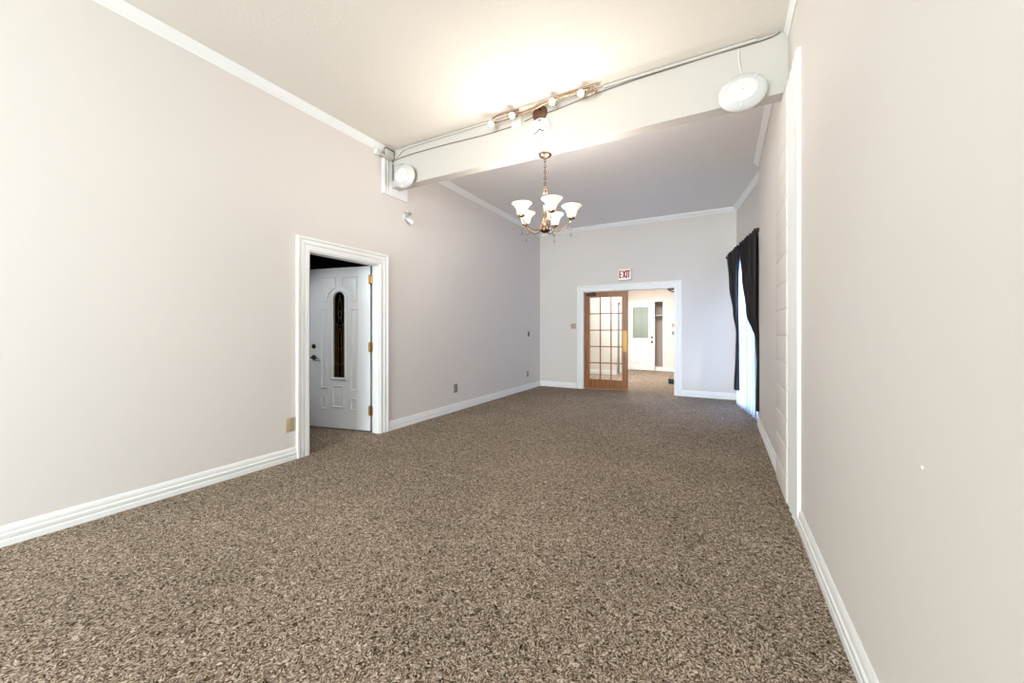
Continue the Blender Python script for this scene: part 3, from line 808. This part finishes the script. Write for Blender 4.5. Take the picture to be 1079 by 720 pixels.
arm_b = B(); tube(arm_b, [(0.025, 0, -0.700), (0.045, 0, -0.745), (0.085, 0, -0.785), (0.135, 0, -0.790), (0.190, 0, -0.765), (0.235, 0, -0.730), (0.262, 0, -0.700), (0.270, 0, -0.675)], 0.0065, 10)
tube(arm_b, [(0.205, 0, -0.757), (0.225, 0, -0.775), (0.255, 0, -0.785), (0.268, 0, -0.770), (0.258, 0, -0.757)], 0.004, 8)
drop_b = B()
tube(drop_b, [(0.262, 0, -0.785), (0.266, 0, -0.81)], 0.002, 6)
lathe(drop_b, [(0, 0.0), (0.004, -0.008), (0.009, -0.032), (0.006, -0.042), (0, -0.048)], 10, Matrix.Translation((0.266, 0, -0.808)))
sock_b = B(); lathe(sock_b, [(0, 0), (0.014, 0), (0.034, 0.010), (0.036, 0.020), (0.028, 0.030), (0, 0.032)], 28, Matrix.Translation((R_, 0, -0.685)))
shade_b = B()
po = [(0.028, 0), (0.040, 0.010), (0.046, 0.030), (0.052, 0.055), (0.062, 0.078), (0.078, 0.098), (0.097, 0.114), (0.100, 0.118)]
pi_ = [(r-0.004, z+0.001) for r, z in po[::-1]]
pr = po + pi_
n = 36
loft(shade_b, [[Vector((R_+r*math.cos(2*PI*i/n), r*math.sin(2*PI*i/n), z-0.665)) for i in range(n)] for r, z in pr], True, False)
bulb_b = B(); lathe(bulb_b, [(0, 0), (0.010, 0.002), (0.012, 0.02), (0.018, 0.035), (0.019, 0.046), (0.012, 0.058), (0, 0.062)], 18, Matrix.Translation((R_, 0, -0.657)))
src = {}
CHPTS = []
for i in range(5):
    a = -math.radians(28.5)*0 + math.atan2(-0.879, 0.477) + math.radians(8.5) + i*2*PI/5
    if i == 0:
        arm = obj('arm', arm_b, NICKEL, ch, 60); so = obj('socket', sock_b, NICKEL, arm, 40); dr = obj('drop', drop_b, CRYSTAL, arm, 60)
        shd = obj('lamp_shade', shade_b, SHADE, ch, 50); bu = obj('bulb', bulb_b, BULB, shd, 50)
        arm.rotation_euler = (0, 0, a); shd.rotation_euler = (0, 0, a)
    else:
        a2 = arm.copy(); COL.objects.link(a2); a2.rotation_euler = (0, 0, a)
        for c_ in (so, dr): c2 = c_.copy(); COL.objects.link(c2); c2.parent = a2
        s2 = shd.copy(); COL.objects.link(s2); s2.rotation_euler = (0, 0, a)
        b2 = bu.copy(); COL.objects.link(b2); b2.parent = s2
    CHPTS.append(ch.location + Vector((R_*math.cos(a), R_*math.sin(a), -0.50)))
# white cord from the canopy up the beam face
bm = B(); tube(bm, [(-1.545, BY0-0.004, BZ+0.0), (-1.50, BY0-0.004, 3.18), (-1.475, BY0-0.004, 3.30), (-1.49, BY0-0.004, 3.42)], 0.004, 6)
tag(obj('cable', bm, WPLAST, None, 60), 'thin white cable rising from the chandelier canopy to the spotlight bar', 'cable')

# ------------------------------------------------------------------ curtains
rd = root('curtain_rod', 'black curtain rod over the window at the right end', 'curtain rod', (0, 0, 0))
bm = B(); RO, RZ = 0.17, 2.60
tube(bm, [wpt(0.0, RO, RZ), wpt(2.0, RO, RZ)], 0.011, 12); obj('rod', bm, BLACKM, rd, 50)
for s in (-0.01, 2.01):
    bm = B(); lathe(bm, [(0, -0.03), (0.014, -0.028), (0.024, -0.012), (0.027, 0.0), (0.022, 0.016), (0.010, 0.026), (0, 0.028)], 20, Matrix.Translation(wpt(s, RO, RZ))); obj('finial', bm, BLACKM, rd, 40)
for s in (0.08, 1.90):
    bm = B(); tube(bm, [wpt(s, 0.0, RZ-0.03), wpt(s, RO-0.02, RZ-0.03), wpt(s, RO, RZ-0.012)], 0.008, 8); lathe(bm, [(0, 0), (0.025, 0), (0.025, 0.006), (0, 0.007)], 16, Matrix.Translation(wpt(s, 0, RZ-0.03)) @ axis_to(wn)); obj('bracket', bm, BLACKM, rd, 40)

def curtain(name, label, cat, mat, z0, z1, edges, off, amp, folds, nu=90, nz=40, phase=0.0, group=None, hem=0.0, omega=0.0):
    """edges(t) -> (sa, sb, off scale) with t = 0 at the top and 1 at the bottom"""
    bm = B(); rows = []
    for j in range(nz+1):
        t = j/nz; sa, sb, k = edges(t); row = []
        for i in range(nu+1):
            u = i/nu
            wv = math.sin(2*PI*folds*u+phase+0.5*math.sin(3*t+u*4)) + 0.35*math.sin(2*PI*folds*2.3*u+1.7*t)
            zz = z1+(z0-z1)*t + (hem*math.sin(9*u+1.0)*t*t if hem else 0)
            om = omega*math.sin(2*(2*PI*folds*u+phase))*(0.7+0.5*math.sin(5*u+1))
            row.append(bm.verts.new(wpt(sa+(sb-sa)*u+om, off + amp*k*wv, zz)))
        rows.append(row)
    for a, b_ in zip(rows, rows[1:]):
        for i in range(nu): bm.faces.new((a[i], a[i+1], b_[i+1], b_[i]))
    o = obj(name, bm, mat, None, 180)
    md = o.modifiers.new('thickness', 'SOLIDIFY'); md.thickness = 0.0025; md.offset = 0
    return tag(o, label, cat, group)
def lerp_tab(tab, t):
    for (t0, v0), (t1, v1) in zip(tab, tab[1:]):
        if t <= t1:
            f = (t-t0)/(t1-t0); f = f*f*(3-2*f)
            return tuple(a+(b_-a)*f for a, b_ in zip(v0, v1))
    return tab[-1][1]
# near black curtain, swept back to the near side; sits from z 2.62 to 0.22
nc = [(0.0, (0.02, 0.99, 1.0)), (0.22, (0.0, 0.82, 1.0)), (0.45, (0.0, 0.56, 0.9)), (0.62, (-0.05, 0.05, 0.5)), (0.75, (-0.06, 0.0, 0.4)), (1.0, (-0.06, 0.02, 0.5))]
c1 = curtain('curtain', 'black satin curtain swept back towards the near side of the window', 'curtain', BLACKF, 0.20, 2.63, lambda t: lerp_tab(nc, t), RO, 0.028, 7, phase=0.3, group='black curtains')
fcv = [(0.0, (1.06, 1.99, 1.0)), (0.25, (1.17, 1.75, 1.0)), (0.45, (1.20, 1.42, 0.8)), (0.60, (1.14, 1.22, 0.5)), (0.72, (1.14, 1.24, 0.6)), (1.0, (1.16, 1.32, 0.8))]
c2 = curtain('curtain', 'black satin curtain gathered at the far side of the window', 'curtain', BLACKF, 0.30, 2.63, lambda t: lerp_tab(fcv, t), RO, 0.028, 6, phase=1.1, group='black curtains')
sh_ = [(0.0, (0.05, 1.95, 0.8)), (0.5, (0.08, 1.75, 1.0)), (0.8, (0.05, 1.70, 1.1)), (1.0, (0.03, 1.72, 1.25))]
sheer = curtain('sheer_curtain', 'white sheer curtain hanging to the floor between the black curtains', 'curtain', SHEER, 0.012, 2.57, lambda t: lerp_tab(sh_, t), 0.080, 0.022, 11, nu=330, omega=0.030)

# ------------------------------------------------------------------ lights
def area(name, loc, rot, sx, sy, power, col):
    l = bpy.data.lights.new(name, 'AREA'); l.shape = 'RECTANGLE'; l.size = sx; l.size_y = sy; l.energy = power; l.color = col
    o = bpy.data.objects.new(name, l); COL.objects.link(o); o.location = loc; o.rotation_euler = rot
    return o
def point(name, loc, power, col, r=0.03):
    l = bpy.data.lights.new(name, 'POINT'); l.energy = power; l.color = col; l.shadow_soft_size = r
    o = bpy.data.objects.new(name, l); COL.objects.link(o); o.location = loc
    return o
# daylight through the window behind the viewpoint
area('daylight_rear', ((RW[0]+RW[1])/2, YF-0.2, (RW[2]+RW[3])/2), (math.radians(90), 0, 0), 3.0, 2.3, 570, (0.89, 0.955, 1.0))
area('added_daylight_side', (XR+0.25, (SW[0]+SW[1])/2, (SW[2]+SW[3])/2), (0, math.radians(90), 0), 2.1, 2.7, 85, (0.89, 0.955, 1.0))  # shines through the added side window
# daylight through the patio window
o = area('daylight_patio', wpt((s0:=WH[0], WH[0])[0]*0.5+WH[1]*0.5, -0.30, 1.25), (0, 0, 0), 1.6, 2.4, 380, (0.84, 0.89, 1.0))
o.rotation_euler = (-wn).to_track_quat('Z', 'Y').to_euler()
for p in LIGHTPTS: point('spot_lamp', p, 0.12, (1.0, 0.90, 0.78), 0.03)
for p in CHPTS: point('chandelier_lamp', p, 9, (1.0, 0.93, 0.86), 0.04)
area('next_room_fill', (-1.9, 10.6, FZ-0.02), (0, 0, 0), 1.6, 1.2, 105, (1.0, 0.98, 0.96))  # unseen light added under the ceiling to brighten the next room
l = bpy.data.lights.new('vestibule_fill', 'SPOT'); l.energy = 45; l.spot_size = math.radians(62); l.spot_blend = 0.6; l.color = (0.93, 0.97, 1.0); l.shadow_soft_size = 0.15  # added spot without a visible source, brightens the white door
o = bpy.data.objects.new('vestibule_fill', l); COL.objects.link(o); o.location = (-4.45, 1.45, 2.2)
o.rotation_euler = (Vector((-4.15, 3.3, 1.15)) - o.location).to_track_quat('-Z', 'Y').to_euler()
W = bpy.data.worlds.new('World'); S.world = W; W.use_nodes = True
bg = W.node_tree.nodes['Background']; bg.inputs[0].default_value = (0.80, 0.89, 1.0, 1); bg.inputs[1].default_value = 1.6

# ------------------------------------------------------------------ camera
cam = bpy.data.cameras.new('Camera'); co = bpy.data.objects.new('Camera', cam); COL.objects.link(co)
co.location = (0, 0, 1.25); co.rotation_euler = (math.radians(90), 0, math.radians(28.487))
cam.sensor_fit = 'HORIZONTAL'; cam.sensor_width = 36; cam.lens = 36*404.7/1079
cam.shift_x = 0.0; cam.shift_y = -10.3/1079; cam.clip_start = 0.02; cam.clip_end = 100
S.camera = co
S.view_settings.view_transform = 'Standard'; S.view_settings.look = 'None'
S.view_settings.exposure = 0.55; S.view_settings.gamma = 1.0; S.view_settings.use_curve_mapping = False
